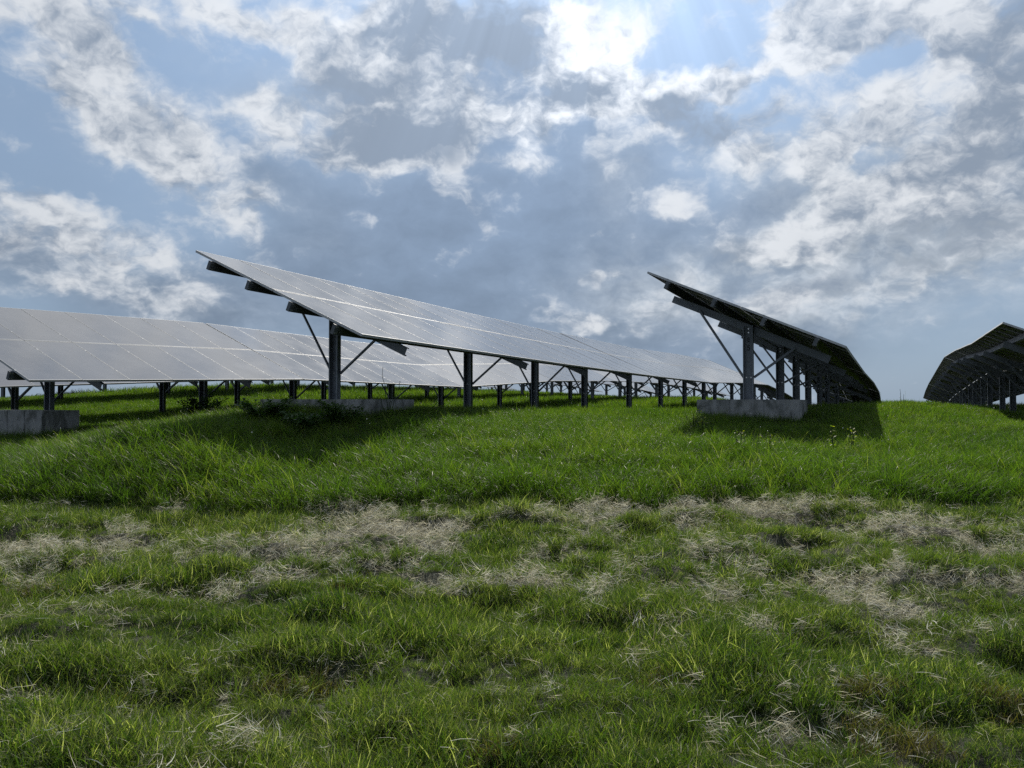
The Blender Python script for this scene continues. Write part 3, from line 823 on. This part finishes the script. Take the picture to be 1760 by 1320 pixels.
slab = nt.ss(nt.m('ADD', nt.m('ADD', Ms, nt.m('MULTIPLY', bgc, .6)), nt.m('MULTIPLY', nt.m('SUBTRACT', TB, .5), 1.6)), .0, 1.0)
sd = nt.v('DOT_PRODUCT', D, tuple(SUN)); sd = nt.m('MAXIMUM', sd, 0)
glow = nt.m('POWER', sd, 9.0); glow2 = nt.m('POWER', sd, 60.0)
# sunbeams fanning out below the sun
s1 = Vector((0, 0, 1)).cross(SUN).normalized(); s2 = SUN.cross(s1).normalized()
ph = nt.m('ARCTAN2', nt.v('DOT_PRODUCT', D, tuple(s1)), nt.v('DOT_PRODUCT', D, tuple(-s2)))
n1 = nt.new('ShaderNodeTexNoise', noise_dimensions='1D'); nt.put(n1.inputs['W'], ph); n1.inputs['Scale'].default_value = 9; n1.inputs['Detail'].default_value = 3
beam = nt.m('MULTIPLY', nt.m('SUBTRACT', n1.outputs['Fac'], .5), nt.m('MULTIPLY', nt.m('POWER', sd, 14.), .75))
base = nt.mix(1., sky.outputs[0], (.062, .072, .088, 1), 'MULTIPLY')
haze = nt.ss(sep.outputs[2], 0, .5, 1., 0.)
SKYB = nt.mix(.85, base, nt.mix(haze, (.28, .395, .56, 1), (.30, .405, .54, 1)))
SKYB = nt.v('SCALE', SKYB, nt.m('MULTIPLY_ADD', glow, 1.0, .84))
rel = nt.m('MULTIPLY_ADD', nt.m('SUBTRACT', T0, T1), 4.2, 1.0)
rel = nt.m('MULTIPLY_ADD', VO, .6, rel)
rel = nt.m('MINIMUM', nt.m('MAXIMUM', rel, .45), 1.5)
slabc = nt.v('SCALE', (.198, .266, .375), nt.m('MULTIPLY_ADD', glow, .95, .80))
slabc = nt.v('SCALE', slabc, nt.m('MULTIPLY_ADD', nt.m('SUBTRACT', T0, .5), .9, 1.))
full = nt.mix(nt.m('MULTIPLY', slab, .80), SKYB, slabc)
brt = nt.v('SCALE', (.74, .77, .81), nt.m('ADD', nt.m('MULTIPLY_ADD', glow, .48, .86), nt.m('MULTIPLY', Ml, .28)))
core = nt.ss(nt.m('SUBTRACT', core, nt.m('MULTIPLY', nt.m('SUBTRACT', rel, 1.), 1.25)), -.25, 1.05)
Mv = nt.m('MULTIPLY', Mv, nt.ss(nt.m('MULTIPLY_ADD', VO, .5, T0), .38, .66, .25, 1.))
full = nt.mix(nt.m('MINIMUM', Mv, .85), full, nt.v('SCALE', (.42, .475, .54), nt.m('MULTIPLY_ADD', nt.m('SUBTRACT', rel, 1), .35, 1.)))
drk = nt.v('SCALE', (.25, .31, .40), nt.m('MULTIPLY_ADD', glow, .65, .85))
ccol = nt.mix(core, brt, drk)
full = nt.mix(nt.m('MULTIPLY', alpha, .92), full, ccol)
full = nt.v('SCALE', full, nt.m('ADD', beam, 1.))
full = nt.v('ADD', full, nt.v('SCALE', (.55, .6, .7), nt.m('MULTIPLY', glow2, .3)))
below = nt.ss(sep.outputs[2], -.03, 0.)
full = nt.mix(below, (.22, .26, .30, 1), full)
nt.put(bg.inputs['Color'], nt.v('SCALE', full, 10.)); bg.inputs['Strength'].default_value = .1
w.cycles.sampling_method = 'MANUAL'; w.cycles.sample_map_resolution = 512

sun_d = bpy.data.lights.new('sun', 'SUN'); sun_d.energy = 4.8; sun_d.angle = math.radians(1.2); sun_d.color = (1, .93, .82)
sun = bpy.data.objects.new('sun', sun_d); C.objects.link(sun)
sun.rotation_euler = SUN.to_track_quat('Z', 'Y').to_euler(); sun.location = (0, 0, 30)

scene.view_settings.view_transform = 'Standard'; scene.view_settings.look = 'None'
scene.view_settings.exposure = 0.12; scene.view_settings.gamma = 1
scene.render.engine = 'CYCLES'
scene.cycles.max_bounces = 5; scene.cycles.transmission_bounces = 4; scene.cycles.diffuse_bounces = 2; scene.cycles.glossy_bounces = 2
scene.cycles.use_adaptive_sampling = True; scene.cycles.adaptive_threshold = .012; scene.cycles.adaptive_min_samples = 32
scene.cycles.sample_clamp_indirect = 4
scene.cycles.use_denoising = False
